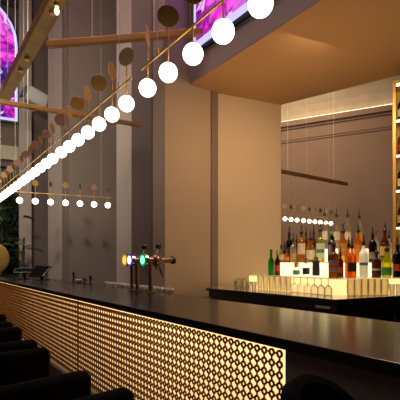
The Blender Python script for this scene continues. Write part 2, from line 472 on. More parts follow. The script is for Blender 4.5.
# ---------------- glasses
M['gl_clear'] = glass('clear glass', (.93, .93, .90), .86, (.75, .70, .6), .7, .6)
M['gl_rim'] = glass('clear glass amber lit', (.86, .82, .70), .72, (.55, .48, .36), .9, .7)
def tumbler_mesh(r, h, m, n=18, taper=.85, facets=False):
    prof = [(r*taper*.2, .002), (r*taper, 0), (r*taper*1.02, h*.06), (r*.985, h*.93), (r, h), (r-.0018, h), (r*taper*.93, h*.1), (r*taper*.2, h*.085)]
    mb = MB().lathe(prof, n)
    return mb.mesh('glass', m, smooth=not facets)
M['gl_hb'] = glass('tall glass', (.95, .93, .88), .9, (.7, .6, .42), .5, .6)
hb_mesh = tumbler_mesh(.030, .15, M['gl_hb'])
st_mesh = tumbler_mesh(.030, .085, M['gl_clear'], taper=.8)
M['gl_row'] = glass('sparkling glass', (.9, .88, .84), .5, (1, .93, .8), .95, 1.6)
row_mesh = tumbler_mesh(.033, .212, M['gl_row'], taper=.8)
M['rim'] = principled('glass rim glint', (.95, .9, .84), .25, .2, emit=(1, .85, .65), es=.12)  # sparkle on the rims painted as pale colour with slight emission
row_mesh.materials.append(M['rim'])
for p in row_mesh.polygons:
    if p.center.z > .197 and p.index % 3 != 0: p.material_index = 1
for i in range(18):
    y_ = P(172, colX(172, 2.14)).y + i*.098
    g = link('bar_glass', row_mesh, None, (2.125 + .006*math.sin(i*2.1), y_, .935))
    tag(g, 'clear glass in the line on the low worktop, rim just above the bar back edge', 'glass', 'glasses lined up behind the bar edge')

# ================================================================== BACK COUNTER
CZ = 1.12
cp = [P(206,4.53), P(337,3.16), P(400,3.51), P(480,4.02), P(480,4.5), P(400,4.54), P(281,5.38), P(222,5.02), P(207,4.86)]
cc = Vector((sum(p.x for p in cp)/len(cp), sum(p.y for p in cp)/len(cp), 0))
def inset(pts, s): return [(cc.x + (p.x-cc.x)*s, cc.y + (p.y-cc.y)*s) for p in pts]
M['stone_back'] = principled('polished back counter stone', (.17, .12, .065), .12, noise=.35, nscale=14, spec=1.0)
bt = MB().prism(inset(cp, 1.0), CZ-.03, CZ).obj('countertop', M['stone_back'], bevel=.003)
tag(bt, 'polished angled stone top of the back counter under the bottle display', 'countertop')
M['stone_edge2'] = M['stone_edge']
bt.data.materials.append(M['stone_edge'])
for p in bt.data.polygons:
    if abs(p.normal.z) < .7: p.material_index = 1
bc = empty('back_counter', 'dark angled back counter base with fridge fronts below the bottles', 'counter', cc)
def prism_at(pts, z0, z1): return MB().prism([(x-cc.x, y-cc.y) for x, y in pts], z0, z1)
prism_at(inset(cp, .975), CZ-.10, CZ-.032).obj('apron', M['darkglossy'], bc)
prism_at(inset(cp, .90), 0, CZ-.102).obj('carcass', M['black'], bc)
# door panels on the two visible sides
def on_side(p0, p1, t0, t1, off, z0, z1, name, m, parent=bc, s=.90, th=.012):
    a = Vector(inset([p0], s)[0]); b = Vector(inset([p1], s)[0]); d = (b-a); n = Vector((-d.y, d.x)).normalized()
    if n.dot(a) > 0: n = -n
    q = [a+d*t0+n*off, a+d*t1+n*off, a+d*t1+n*(off+th), a+d*t0+n*(off+th)]
    return MB().prism([(v.x-cc.x, v.y-cc.y) for v in q], z0, z1).obj(name, m, parent)
for i in range(3):
    dn = on_side(cp[0], cp[1], .03+i*.323, .03+i*.323+.31, 0, .10, CZ-.12, 'door', M['darkglossy'])
    on_side(cp[0], cp[1], .10+i*.323, .27+i*.323, .014, CZ-.18, CZ-.165, 'handle', M['chrome'], dn)
on_side(cp[1], cp[2], .04, .74, 0, .10, CZ-.12, 'door', M['black'])
M['plate'] = principled('pale name plate', (.5, .48, .45), .5)
on_side(cp[0], cp[1], .88, .965, .002, CZ-.085, CZ-.065, 'badge', M['plate'], s=.976, th=.004)
fr = on_side(cp[1], cp[2], .80, 1.5, 0, .10, CZ-.12, 'fridge_door', M['blackplastic'])
on_side(cp[1], cp[2], .86, 1.44, .013, .16, CZ-.15, 'fridge_glass', principled('fridge glass', (.02,.022,.028), .08), fr, th=.003)
hd = Vector(inset([cp[1] + (cp[2]-cp[1])*.965], .90)[0])
dv = (cp[2]-cp[1]).normalized(); nn = Vector((-dv.y, dv.x, 0)); nn = -nn if nn.dot(cp[1]) > 0 else nn
hp = Vector((hd.x, hd.y, 0)) + nn*.05
MB().tube((hp.x-cc.x, hp.y-cc.y, CZ-.30), (hp.x-cc.x, hp.y-cc.y, CZ-.18), .014).obj('fridge_handle', M['chrome'], fr, smooth=True)

# lit risers
T1z, T2z, T3z = CZ+.15, CZ+.295, CZ+.44
A1 = [P(249,4.50), P(337,3.50), P(400,3.66), P(480,4.12), P(480,4.42), P(400,4.47), P(281,5.2), P(252,4.95)]
A2 = [P(279,4.35), P(337,3.88), P(400,3.97), P(480,4.25), P(480,4.40), P(400,4.43), P(284,5.05), P(278,4.8)]
A3 = [P(317,4.28), P(340,4.12), P(372,4.18), P(372,4.46), P(318,4.7)]
def riser(pts, z0, z1, label, m):
    c = Vector((sum(p.x for p in pts)/len(pts), sum(p.y for p in pts)/len(pts), z0))
    e = empty('lit_riser', label, 'display riser', c)
    q = [(p.x-c.x, p.y-c.y) for p in pts]
    MB().prism(q, .002, z1-z0-.008).obj('glowing_block', m, e)
    q2 = [(x*1.012, y*1.012) for x, y in q]
    MB().prism(q2, z1-z0-.007, z1-z0-.001).obj('glass_shelf', M['gl_clear'], e)
    return e
riser(A1, CZ, T1z, 'lowest and widest glowing acrylic bottle step on the back counter', M['acrylic'])
riser(A2, T1z, T2z, 'middle glowing acrylic bottle step', M['acrylic_hot'])
riser(A3, T2z, T3z, 'small topmost glowing acrylic step under the tall clear bottles', M['acrylic_hot'])
# clear display box at the left end of the display
ob = P(243, 4.55)
bx_ = empty('glass_box', 'low clear glass box at the left end of the lit display', 'box', (ob.x, ob.y, CZ), -TH)
g_ = MB().box(-.075, .045, -.05, .08, 0, .105); g_.obj('box_shell', M['gl_clear'], bx_, bevel=.003)
MB().beam((-.075,-.05,.105), (.045,-.05,.105), .005, .005).obj('box_edge', M['brass_pale'], bx_)

# ---------------- bottles
def bglass(name, col, body, clear=.35, edge=.9): return glass(name, col, clear, body, edge, .5)
GB = {
 'green': bglass('green bottle glass', (.05,.55,.10), (.02,.45,.06)),
 'darkgreen': bglass('dark green bottle glass', (.03,.10,.03), (.01,.05,.015), .2),
 'brown': bglass('brown bottle glass', (.35,.08,.02), (.22,.04,.01), .3),
 'black': bglass('black bottle glass', (.05,.035,.025), (.02,.012,.008), .15),
 'amber': bglass('amber spirit glass', (.95,.62,.20), (.70,.38,.08), .6),
 'orange': bglass('orange liqueur glass', (1.0,.45,.10), (.85,.30,.05), .5),
 'whisky': bglass('whisky glass', (.62,.32,.09), (.30,.13,.03), .4),
 'clear': glass('clear bottle glass', (.92,.88,.78), .6, (.90,.84,.70), .8, .8),
 'yellow': bglass('yellow green glass', (.80,.80,.12), (.60,.60,.06), .5),
 'frost': principled('frosted bottle glass', (.75,.68,.48), .55, emit=(1,.85,.5), es=.28),  # backlight from the step put into the glass as emission
 'white': principled('white porcelain bottle', (.9,.86,.74), .4, emit=(1,.9,.65), es=.75),  # glow of the lit steps put into the porcelain as emission
}
LB = {k: principled('label '+k, c, .6) for k, c in dict(cream=(.75,.66,.48), white=(.8,.78,.72), black=(.015,.013,.012), green=(.08,.32,.05), orange=(.75,.25,.03), red=(.5,.04,.02), grey=(.22,.2,.22), gold=(.6,.4,.1), purple=(.05,.04,.10)).items()}
CAP = {'black': M['blackplastic'], 'gold': M['brass'], 'green': principled('green cap', (.03,.22,.05), .4), 'red': principled('red cap', (.35,.03,.02), .4)}
SH = {  # radius and height fractions of the body glass
 'wine':   [(.90,0),(1,.015),(1,.60),(.92,.68),(.55,.76),(.34,.82),(.32,.97),(.36,.975),(.36,1)],
 'tall':   [(.92,0),(1,.015),(1,.66),(.85,.72),(.42,.78),(.33,.84),(.33,.98),(.38,1)],
 'square': [(.95,0),(1,.02),(1,.64),(.9,.70),(.45,.75),(.34,.80),(.34,.97),(.4,1)],
 'jug':    [(.80,0),(.95,.03),(1,.3),(1,.52),(.8,.66),(.42,.76),(.34,.82),(.34,.97),(.40,1)],
 'frost':  [(.92,0),(1,.02),(1,.66),(.95,.72),(.6,.78),(.36,.84),(.34,.97),(.4,1)],
 'small':  [(.9,0),(1,.03),(1,.55),(.8,.66),(.4,.78),(.36,.98),(.42,1)],
}
def bottle(x, d, z, topy, wpx, shape, gl, cap, label, lab=None, pour=True, facet=0, lz=(.14,.5), lab2=None):
    """x: photo column, d: depth, z: base height, topy: row of the tip"""
    zt = H + (261.5-topy)/F*d
    tot = zt - z; r = wpx/2/F*d
    p = P(x, d, z)
    hp_ = min(.075, tot*.24) if pour else .028
    hb = tot - hp_
    e = empty('bottle', label, 'bottle', p, -math.atan2(p.x, p.y), 'spirit bottles on the lit display')
    prof = [(rr*r, zz*hb) for rr, zz in SH[shape]]
    n = 4 if facet == 4 else 18
    MB().lathe(prof, n, M4=Matrix.Rotation(math.pi/4, 4, 'Z') if n == 4 else None).obj('bottle_glass', GB[gl], e, smooth=True)
    nr = SH[shape][-1][0]*r
    if pour:
        pm = MB().lathe([(nr*1.12, hb-.022),(nr*1.15, hb+.004),(nr*.8, hb+.012),(nr*.55, hb+.02),(nr*.42, hb+hp_*.6),(nr*.25, tot)], 10)
        pm.obj('pourer', CAP[cap], e, smooth=True)
    else:
        MB().lathe([(nr*1.1, hb-.02),(nr*1.12, tot)], 12).obj('cap', CAP[cap], e, smooth=True)
    def wrap(z0, z1, m, span=1.0, rr=1.015):
        mb = MB(); K = 10
        for i in range(K+1):
            t = -math.pi/2 + (i/K-.5)*math.pi*span*1.2
            for zz in (z0, z1): mb.v.append((r*rr*math.cos(t), r*rr*math.sin(t), zz))
        for i in range(K): mb.f.append((2*i, 2*i+2, 2*i+3, 2*i+1))
        return mb.obj('label', m, e)
    if lab: wrap(lz[0]*hb, lz[1]*hb, LB[lab], .42 if gl == 'white' else .85)
    if lab2: wrap((lz[0]+(lz[1]-lz[0])*.38)*hb, (lz[0]+(lz[1]-lz[0])*.62)*hb, LB[lab2], .6, 1.03)
    return e
def d1(x, o=.13):    # depth on the lowest step
    f = 4.5+(x-249)*(3.5-4.5)/88 if x < 337 else 3.5+(x-337)*(.16/63)
    return f+o
def d2(x, o=.09):
    f = 4.35+(x-279)*(3.88-4.35)/58 if x < 337 else 3.88+(x-337)*(.09/63)
    return f+o
# lowest step, left
bottle(271.2, d1(271.2), T1z, 249.5, 6.2, 'small', 'green', 'green', 'small bright green bottle, leftmost on the lit display', pour=False)
bottle(277.4, d1(277.4), T1z, 250.5, 5.6, 'wine', 'brown', 'gold', 'reddish brown bottle next to the small green bottle', 'red', pour=False, lz=(.2,.45))
# middle step
bottle(281.3, d2(281.3), T2z, 245.0, 4.6, 'small', 'yellow', 'black', 'small olive yellow bottle at left end of the middle step', 'cream', pour=False)
bottle(284.5, d2(284,.32), T2z, 241.0, 5.0, 'wine', 'black', 'black', 'black bottle half hidden behind the small olive yellow bottle', 'cream')
bottle(286.6, d2(286.6), T2z, 249.0, 4.8, 'small', 'orange', 'red', 'small bottle with orange label on the middle step', 'orange', pour=False)
bottle(289.2, d2(289,.26), T2z, 226.0, 6.4, 'wine', 'black', 'black', 'tall black wine-shaped bottle at left of the display', 'black')
bottle(293.2, d2(293.2,.12), T2z, 233.0, 6.2, 'tall', 'clear', 'black', 'clear bottle with yellow label right of the tall black bottle', 'gold', lz=(.1,.4))
bottle(296.6, d2(296.6,.28), T2z, 234.0, 4.6, 'wine', 'whisky', 'black', 'slim whisky brown bottle behind the clear yellow-label bottle')
bottle(301.4, d2(301.4), T2z, 225.0, 7.4, 'tall', 'amber', 'black', 'tall pale amber bottle with cream label on the middle step', 'cream', lz=(.25,.62))
bottle(306.0, d2(306,.30), T2z, 226.5, 5.0, 'wine', 'whisky', 'black', 'slim brown bottle behind two amber bottles left of centre')
bottle(310.3, d2(310.3), T2z, 231.0, 8.0, 'jug', 'amber', 'black', 'golden amber bottle with rounded yellow shoulders', 'cream', lz=(.1,.5))
bottle(313.6, d2(313.6,.28), T2z, 225.0, 5.2, 'wine', 'whisky', 'black', 'brown bottle with black pourer behind the golden amber bottle')
bottle(320.4, d2(320.4), T2z, 222.5, 8.2, 'square', 'yellow', 'black', 'yellow green bottle with leafy green label', 'white', lab2='green', lz=(.1,.58))
bottle(331.6, d2(331.6), T2z, 226.0, 7.6, 'square', 'darkgreen', 'green', 'dark green bottle with grey label and green neck', 'grey', lz=(.25,.6))
bottle(343.0, d2(343.0), T2z, 223.5, 9.2, 'jug', 'amber', 'black', 'squat amber bottle with round gold label on the middle step', 'orange', lab2='gold', lz=(.2,.6))
bottle(358.2, d2(358.2), T2z, 223.0, 8.2, 'jug', 'orange', 'black', 'vivid orange liqueur bottle on the middle step', 'orange', lab2='gold', lz=(.15,.55))
bottle(372.6, d2(372.6,.1), T2z, 226.5, 7.8, 'wine', 'black', 'black', 'tall dark bottle right of the frosted bottle', 'grey', lz=(.1,.35))
bottle(376.0, d2(376,.26), T2z, 231.0, 5.4, 'wine', 'clear', 'red', 'clear bottle with pink cap behind the tall dark bottle', 'cream', pour=False)
bottle(385.0, d2(385.0,.1), T2z, 223.0, 9.0, 'jug', 'whisky', 'black', 'round shouldered whisky bottle near the right end', 'gold', lz=(.2,.5))
bottle(389.0, d2(389,.27), T2z, 229.0, 5.4, 'tall', 'clear', 'black', 'clear bottle behind the round shouldered whisky bottle', 'cream')
bottle(404.0, d2(404.0,.1), T2z, 228.0, 8.0, 'wine', 'black', 'black', 'dark bottle cut by the right edge of the view', 'black')
# top step, tall clear
for x_, ty, lab_, col_ in ((324.4,207,'tall clear bottle with black pourer, leftmost on the top step','white'),
                     (336.6,208,'tall clear bottle, second from the left on the top step','cream'),
                     (347.6,208.5,'tall clear bottle, third from the left on the top step','cream'),
                     (359.2,209.5,'tall clear bottle, rightmost on the top step','gold')):
    bottle(x_, 4.28 if x_ < 350 else 4.30, T3z, ty, 6.4, 'wine', 'clear', 'black', lab_, col_, lz=(.25,.5))
# lowest step, right
bottle(333.6, d1(333.6), T1z, 236.0, 9.8, 'square', 'whisky', 'black', 'brown whiskey bottle with white label at the display corner', 'grey', lab2='red', lz=(.18,.52))
bottle(340.4, d1(340.4,.24), T1z, 246.0, 6.0, 'wine', 'brown', 'black', 'small brown bottle right of the white-label whiskey', 'red', lz=(.2,.45))
bottle(348.6, d1(348.6,.22), T1z, 237.0, 7.0, 'square', 'orange', 'black', 'glowing orange bottle with plain glass behind the black-label bottle', 'gold', lz=(.5,.6))
bottle(352.0, d1(352), T1z, 238.0, 8.6, 'square', 'orange', 'black', 'orange bottle with black label on the lowest step', 'black', lz=(.2,.48))
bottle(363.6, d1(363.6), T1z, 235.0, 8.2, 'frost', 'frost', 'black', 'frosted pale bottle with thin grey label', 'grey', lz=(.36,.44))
bottle(376.4, d1(376.4), T1z, 244.5, 9.0, 'square', 'brown', 'black', 'squat red brown bottle between frosted and olive bottles', 'black', lab2='gold', lz=(.15,.5))
bottle(386.6, d1(386.6), T1z, 241.0, 9.6, 'jug', 'yellow', 'black', 'olive yellow bottle with green tint near the right end', 'green', lz=(.08,.36))
bottle(397.4, d1(397.4), T1z, 237.0, 9.4, 'wine', 'black', 'black', 'dark bottle with red label beside the right edge', 'red', lz=(.2,.4))
# white porcelain bottles on the lowest step
for x_, ty, lb_, la_ in ((296.6,262.5,'green','first white bottle with small dark label under the amber bottles'),
                         (306.2,258,'black','white bottle with green and black label, middle of the three'),
                         (316.0,257,'purple','white bottle with tall purple black label, rightmost of the three')):
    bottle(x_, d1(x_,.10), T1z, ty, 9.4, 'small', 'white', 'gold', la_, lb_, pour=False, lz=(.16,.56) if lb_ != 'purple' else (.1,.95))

# front glassware on the counter
def fd(x):    # counter depth in front of the lowest step
    return 4.50+(x-249)*(3.5-4.5)/88 - .11 if x < 337 else 3.5+(x-337)*(.16/63) - .10
for i, x_ in enumerate((236.5, 242.5, 248.5, 254.0)):
    p = P(x_, 4.50-.09*i, CZ)
    tag(link('short_tumbler', st_mesh, None, p), ['short clear tumbler, leftmost on the back counter','short clear tumbler, second from the left end','short clear tumbler, third from the left end','short clear tumbler beside the tall glasses'][i], 'glass', 'short tumblers at left end')
for i in range(6):
    x_ = 260 + i*5.7
    p = P(x_, fd(x_), CZ)
    tag(link('highball_glass', hb_mesh, None, p), 'tall clear straight glass standing before the glowing step', 'glass', 'tall glasses in front of the lowest step')
# upside-down stemware
def stem_thing(x_, d, label):
    p = P(x_, d, CZ)
    e = empty('wine_glass', label, 'glass', p, 0, 'upturned stem glasses')
    if 'bowl' not in M:
        M['bowl'] = MB().lathe([(.034,0),(.036,.03),(.036,.055),(.030,.072),(.016,.086),(.0045,.094)], 18).mesh('bowl', M['gl_clear'], True)
        M['stemm'] = MB().lathe([(.0042,.092),(.0036,.135),(.006,.146),(.033,.150),(.033,.152),(.001,.153)], 18).mesh('stem_foot', M['gl_rim'], True)
    link('bowl', M['bowl'], e); link('stem', M['stemm'], e)
for x_ in (294.0, 300.5, 307.5, 314.3, 321.2, 328.2):
    stem_thing(x_, fd(x_)+.02, 'clear stem glass turned upside down before the glowing step')
# cut glass tumblers
def cut_tumbler():
    n = 16; r = .0335; h = .145; mb = MB(); K = 9
    for k in range(K+1):
        z = h*k/K; rr = r*(.78 + .30*math.sin(math.pi*(.15+.62*k/K)))
        for i in range(n):
            t = 2*math.pi*(i + (.5 if k % 2 else 0))/n
            mb.v.append((rr*math.cos(t), rr*math.sin(t), z))
    for k in range(K):
        for i in range(n):
            j = (i+1) % n; a_, b_, c_, d_ = k*n+i, k*n+j, (k+1)*n+j, (k+1)*n+i
            if k % 2 == 0: mb.f += [(a_, b_, d_), (b_, c_, d_)]
            else: mb.f += [(a_, b_, c_), (a_, c_, d_)]
    mb.f.append(tuple(reversed(range(n))))
    return mb.mesh('cut_tumbler', M['gl_cut'], False)
M['gl_cut'] = glass('cut glass', (.90,.84,.70), .72, (.50,.43,.30), .6, .8)
ct = cut_tumbler()
for x_ in (351, 358, 365, 371.5, 378, 384.5):
    tag(link('cut_glass_tumbler', ct, None, P(x_, fd(x_)+.03, CZ)), 'grey cut glass tumbler right of the counter corner', 'glass', 'cut glass tumblers')
sm = tumbler_mesh(.024, .10, M['gl_clear'])
for x_ in (392, 398.5, 405):
    tag(link('shot_glass', sm, None, P(x_, fd(x_)-.0, CZ)), 'small clear glass at the right end of the back counter', 'glass', 'small glasses at right end')

# ================================================================== GOLD SHELF at right
sp = P(394.3, 4.33, 0)
SRZ = -TH-.45
sh = empty('bottle_shelf', 'tall brass framed shelf of lit bottles at the right edge', 'shelf', sp, -TH-.45)
SW, SD, S0, S1 = .62, .20, 1.418, 3.34
for (x_, y_) in ((0,0),(SW,0),(0,SD),(SW,SD)):
    MB().beam((x_,y_,S0),(x_,y_,S1), .030, .030).obj('post', M['brass'], sh)
MB().box(-.015, SW+.015, -.015, SD+.015, S1, S1+.03).obj('top_frame', M['brass'], sh)
for zz in (1.80, 2.20, 2.58, 2.96):
    s_ = MB().box(.0, SW, .0, SD, zz-.012, zz).obj('shelf_board', M['brass_dark'], sh)
    MB().box(.02, SW-.02, .015, .03, zz-.026, zz-.013).obj('light_strip', M['led'], s_)
MB().box(.02, SW-.02, .015, .03, S1-.016, S1-.002).obj('light_strip', M['led'], sh)
MB().box(.0, SW, SD+.016, SD+.03, S0, S1).obj('back_panel', M['brass_dark'], sh)
def shelf_bottle(dx, z, hh, r, gl, lb, label):
    e = empty('bottle', label, 'bottle', (sp.x+dx*math.cos(SRZ)-.10*math.sin(SRZ), sp.y+dx*math.sin(SRZ)+.10*math.cos(SRZ), z), -.6, 'bottles in the brass shelf')
    MB().lathe([(a_*r, b_*hh) for a_, b_ in SH['wine']], 16).obj('bottle_glass', GB[gl], e, smooth=True)
    MB().lathe([(r*.40, hh*.93),(r*.41, hh*1.04)], 12).obj('cap', CAP['gold'], e)
    MB().lathe([(r*1.015, hh*.15),(r*1.015, hh*.45)], 16).obj('label', LB[lb], e)
cnt = 0
names = ['second lit shelf from bottom', 'third lit shelf from bottom', 'shelf just above the counter', 'topmost lit shelf']
for zi, zz in enumerate((1.80, 2.20, 2.58, 2.96)):
    for bi in range(5):
        lvl = ['lowest', 'second', 'third', 'top'][zi]
        pos = ['leftmost', 'second from left', 'middle', 'second from right', 'rightmost'][bi]
        g_c = ['black','darkgreen','whisky','black','brown'][(bi+zi) % 5]
        shelf_bottle(.07+bi*.118, zz+.001, .28, .038, g_c, ['gold','cream','red','white','gold'][(bi*2+zi) % 5],
                     '%s bottle, %s on the %s lit shelf of the brass rack' % ({'black':'black','darkgreen':'dark green','whisky':'amber','brown':'brown'}[g_c], pos, lvl))

# ================================================================== BEER TAPS
M['lens_green'] = emission('green lens', (.25, 1.0, .55), 1.6)
M['lens_white'] = emission('white blue lens', (.75, .9, 1.0), 2.0)
M['lens_yellow'] = emission('yellow lens', (1.0, .62, .06), 1.3)
M['ring_green'] = emission('green lens rim', (.0, .35, .12), .7)
M['ring_blue'] = emission('blue lens rim', (.08, .05, .55), .8)
M['ring_yellow'] = emission('orange lens rim', (.75, .30, .02), .8)
def beer_tap(x, lens, ring, label, long_=.33, handle=True):
    X = 1.84
    d = colX(x, X); p = P(x, d, 1.10)
    e = empty('beer_tap', label, 'beer tap', p)
    zt = H + (261.5-260)/F*d - 1.10
    def dv_(r, x0, x1, m, name, par=e, n=24):
        return MB().tube((x0,0,zt),(x1,0,zt), r, n).obj(name, m, par, smooth=True)
    body = dv_(.036, .03, .03+long_*.42, M['gunmetal'], 'tap_body')
    MB().sphere((.03+long_*.36, 0, zt), .060).obj('tap_boss', M['gunmetal'], body, smooth=True)
    dv_(.030, .03+long_*.42, long_, M['gunmetal'], 'tap_arm')
    dv_(.042, long_, long_+.03, M['blackplastic'], 'end_cap')
    l_ = dv_(.068, 0, .03, M['chrome'], 'medallion')
    dv_(.064, -.004, -.001, ring, 'lens_rim', l_)
    dv_(.044, -.008, -.005, lens, 'lens', l_)
    MB().lathe([(.040,0),(.040,.012),(.020,.02),(.020,zt-.03)], 20, (.085,0,0)).obj('column', M['gunmetal'], e, smooth=True)
    if not handle: return e
    hnd = MB().tube((.14,0,zt+.05),(.165,-.01,zt+.125), .007, 8).obj('tap_handle', M['chrome'], e)
    MB().sphere((.168,-.012,zt+.142), .033, 16, 10).obj('handle_ball', M['blackplastic'], hnd, smooth=True)
    MB().tube((.17,0,zt-.03),(.215,-.02,zt-.17), .010, 10).obj('spout', M['gunmetal'], e, smooth=True)
    MB().tube((.135,0,zt-.045),(.15,-.02,zt-.10), .009, 10).obj('spout', M['gunmetal'], e, smooth=True)
    return e
beer_tap(143.0, M['lens_green'], M['ring_green'], 'beer tap with green lit lens, nearest of the three')
beer_tap(129.8, M['lens_white'], M['ring_blue'], 'beer tap with white and blue lit lens, middle one', .30)
beer_tap(124.8, M['lens_yellow'], M['ring_yellow'], 'beer tap with yellow lit lens, farthest of the three', .22, False)

# small things at the bar's back edge
def pourer_stand(x, label, h=.085):
    d = colX(x, 2.0); e = empty('bottle_stopper', label, 'bottle stopper', P(x, d, 1.10), 0, 'small dark stoppers on the bar')
    MB().lathe([(.022,0),(.024,.012),(.012,.03),(.010,h*.6),(.020,h*.7),(.020,h*.82),(.006,h)], 12).obj('stopper_body', M['blackplastic'], e, smooth=True)
    MB().tube((0,0,h*.6),(.05,-.02,h*.45), .006, 8).obj('stopper_arm', M['blackplastic'], e)
pourer_stand(73.5, 'small black stopper with side arm, left one at far bar edge', .16)
pourer_stand(90.5, 'small black stopper with side arm, right one at far bar edge', .13)
pourer_stand(84.5, 'tiny black stopper between the two larger stoppers', .09)
d = colX(79, 1.97)
pk = MB().lathe([(.03,0),(.045,.02),(.045,.05),(.03,.062),(.025,.05),(.012,.03)], 16).obj('tealight_cup', principled('pink glass', (.55,.25,.25), .3), smooth=True)
pk.location = P(79, d, 1.10); tag(pk, 'small pink glass cup at the far edge of the bar', 'cup')

# tablets / tills
def till(x, X, rz, tilt, label, edge):
    d = colX(x, X); e = empty('till_tablet', label, 'till', P(x, d, 1.10), rz)
    w, h = (.34, .26)
    R_ = Matrix.Rotation(math.radians(-tilt), 4, 'X')
    def slab(w_, h_, y0, y1, name, m, par=e):
        mb = MB().box(-w_/2, w_/2, y0, y1, -h_/2, h_/2)
        mb.v = [tuple(R_ @ Vector(v_) + Vector((0,0,.16))) for v_ in mb.v]
        return mb.obj(name, m, par, bevel=.004)
    case = slab(w, h, 0, .022, 'tablet_case', M['blackplastic'])
    slab(w-.03, h-.03, -.003, -.0005, 'tablet_glass', principled('tablet glass', (.003,.003,.003), .8, spec=.05), case)
    if edge:
        for zz in (-h/2+.01, h/2-.01):
            mb = MB().box(-w/2, w/2, -.006, -.001, zz-.007, zz+.007); mb.v = [tuple(R_ @ Vector(v_) + Vector((0,0,.16))) for v_ in mb.v]
            mb.obj('silver_edge', M['chrome'], case)
    MB().box(-.09, .09, -.02, .14, 0, .015).obj('stand_base', M['blackplastic'], e, bevel=.004)
    MB().beam((0,.06,.01),(0,.03,.15), .05, .03).obj('stand_neck', M['blackplastic'], e)
till(24.5, 1.60, -.3, 74, 'low silver edged till tablet lying back on the far bar', True)
till(39.5, 1.72, -1.05, 48, 'black till tablet tilted on a stand, right of the silver edged one', False)

# ================================================================== STOOLS
def stool(x, y, label, rz=0, w=.52):
    e = empty('bar_stool', label, 'bar stool', (x, y, 0), rz, 'black bar stools along the counter')
    # local +x points to the bar
    zt = .87
    def soft(mb, name, b=.045): return mb.obj(name, M['leather'], e, smooth=True, bevel=b, seg=4)
    soft(MB().box(-.60, -.06, -w/2+.07, w/2-.07, .55, .68), 'seat')
    soft(MB().box(-.60, .0, -w/2, -w/2+.10, .50, zt), 'armrest')
    soft(MB().box(-.60, .0, w/2-.10, w/2, .50, zt), 'armrest')
    soft(MB().box(-.66, -.54, -w/2, w/2, .50, zt+.02), 'backrest')
    for (lx, ly) in ((-.08,-w/2+.06),(-.08,w/2-.06),(-.56,-w/2+.06),(-.56,w/2-.06)):
        MB().tube((lx,ly,.53),(lx,ly,0), .016, 10).obj('leg', M['blackplastic'], e)
    MB().beam((-.08,-w/2+.06,.25),(-.08,w/2-.06,.25), .02, .02).obj('footrest', M['brass_dark'], e)
sl = [('nearest black leather bar stool in a row, filling the bottom left corner', .79, .72, 1.57, .48), ('black leather bar stool second from the camera in the left row', .71, .71, 2.62, .42),
      ('black leather bar stool third from the camera in the left row', .74, .78, 3.60, .46), ('farthest visible black leather bar stool at the left edge', .79, .8, 4.57, .46)]
for lab_, x_, x2_, yn, w_ in sl:
    a_ = .145 if x_ > .75 else .0
    stool(x_ - math.sin(a_)*w_/2, yn + math.cos(a_)*w_/2, lab_, a_, w=w_)
# rounded back stool nearest the dark end of the bar
rs = empty('bar_stool', 'black round backed stool against the dark end of the bar', 'bar stool', (1.04, .70, 0), 0, 'black bar stools along the counter')
def arc_back(name, r, t0, t1, z0, ztop, th, n=16):
    mb = MB()
    for i in range(n+1):
        u = i/n; t = math.radians(t0 + (t1-t0)*u)
        zt = ztop - .16*abs(2*u-1)**2.4
        for rr, zz in ((r, z0), (r, zt-.02), (r-.03, zt), (r-th, zt-.02), (r-th, z0)):
            mb.v.append((rr*math.cos(t), rr*math.sin(t), zz))
    for i in range(n):
        for k in range(5):
            a_ = i*5+k; b_ = i*5+(k+1) % 5
            mb.f.append((a_, b_, b_+5, a_+5))
    mb.f.append(tuple(range(5))); mb.f.append(tuple(reversed(range(n*5, n*5+5))))
    return mb.obj(name, M['leather'], rs, smooth=True)
arc_back('backrest', .20, 10, 190, .52, 1.05, .06)
MB().lathe([(.14,.5),(.19,.52),(.19,.60),(.16,.64),(.01,.65)], 24).obj('seat', M['leather'], rs, smooth=True)
MB().lathe([(.22,0),(.22,.012),(.03,.03),(.025,.5)], 24).obj('pedestal', M['blackplastic'], rs, smooth=True)

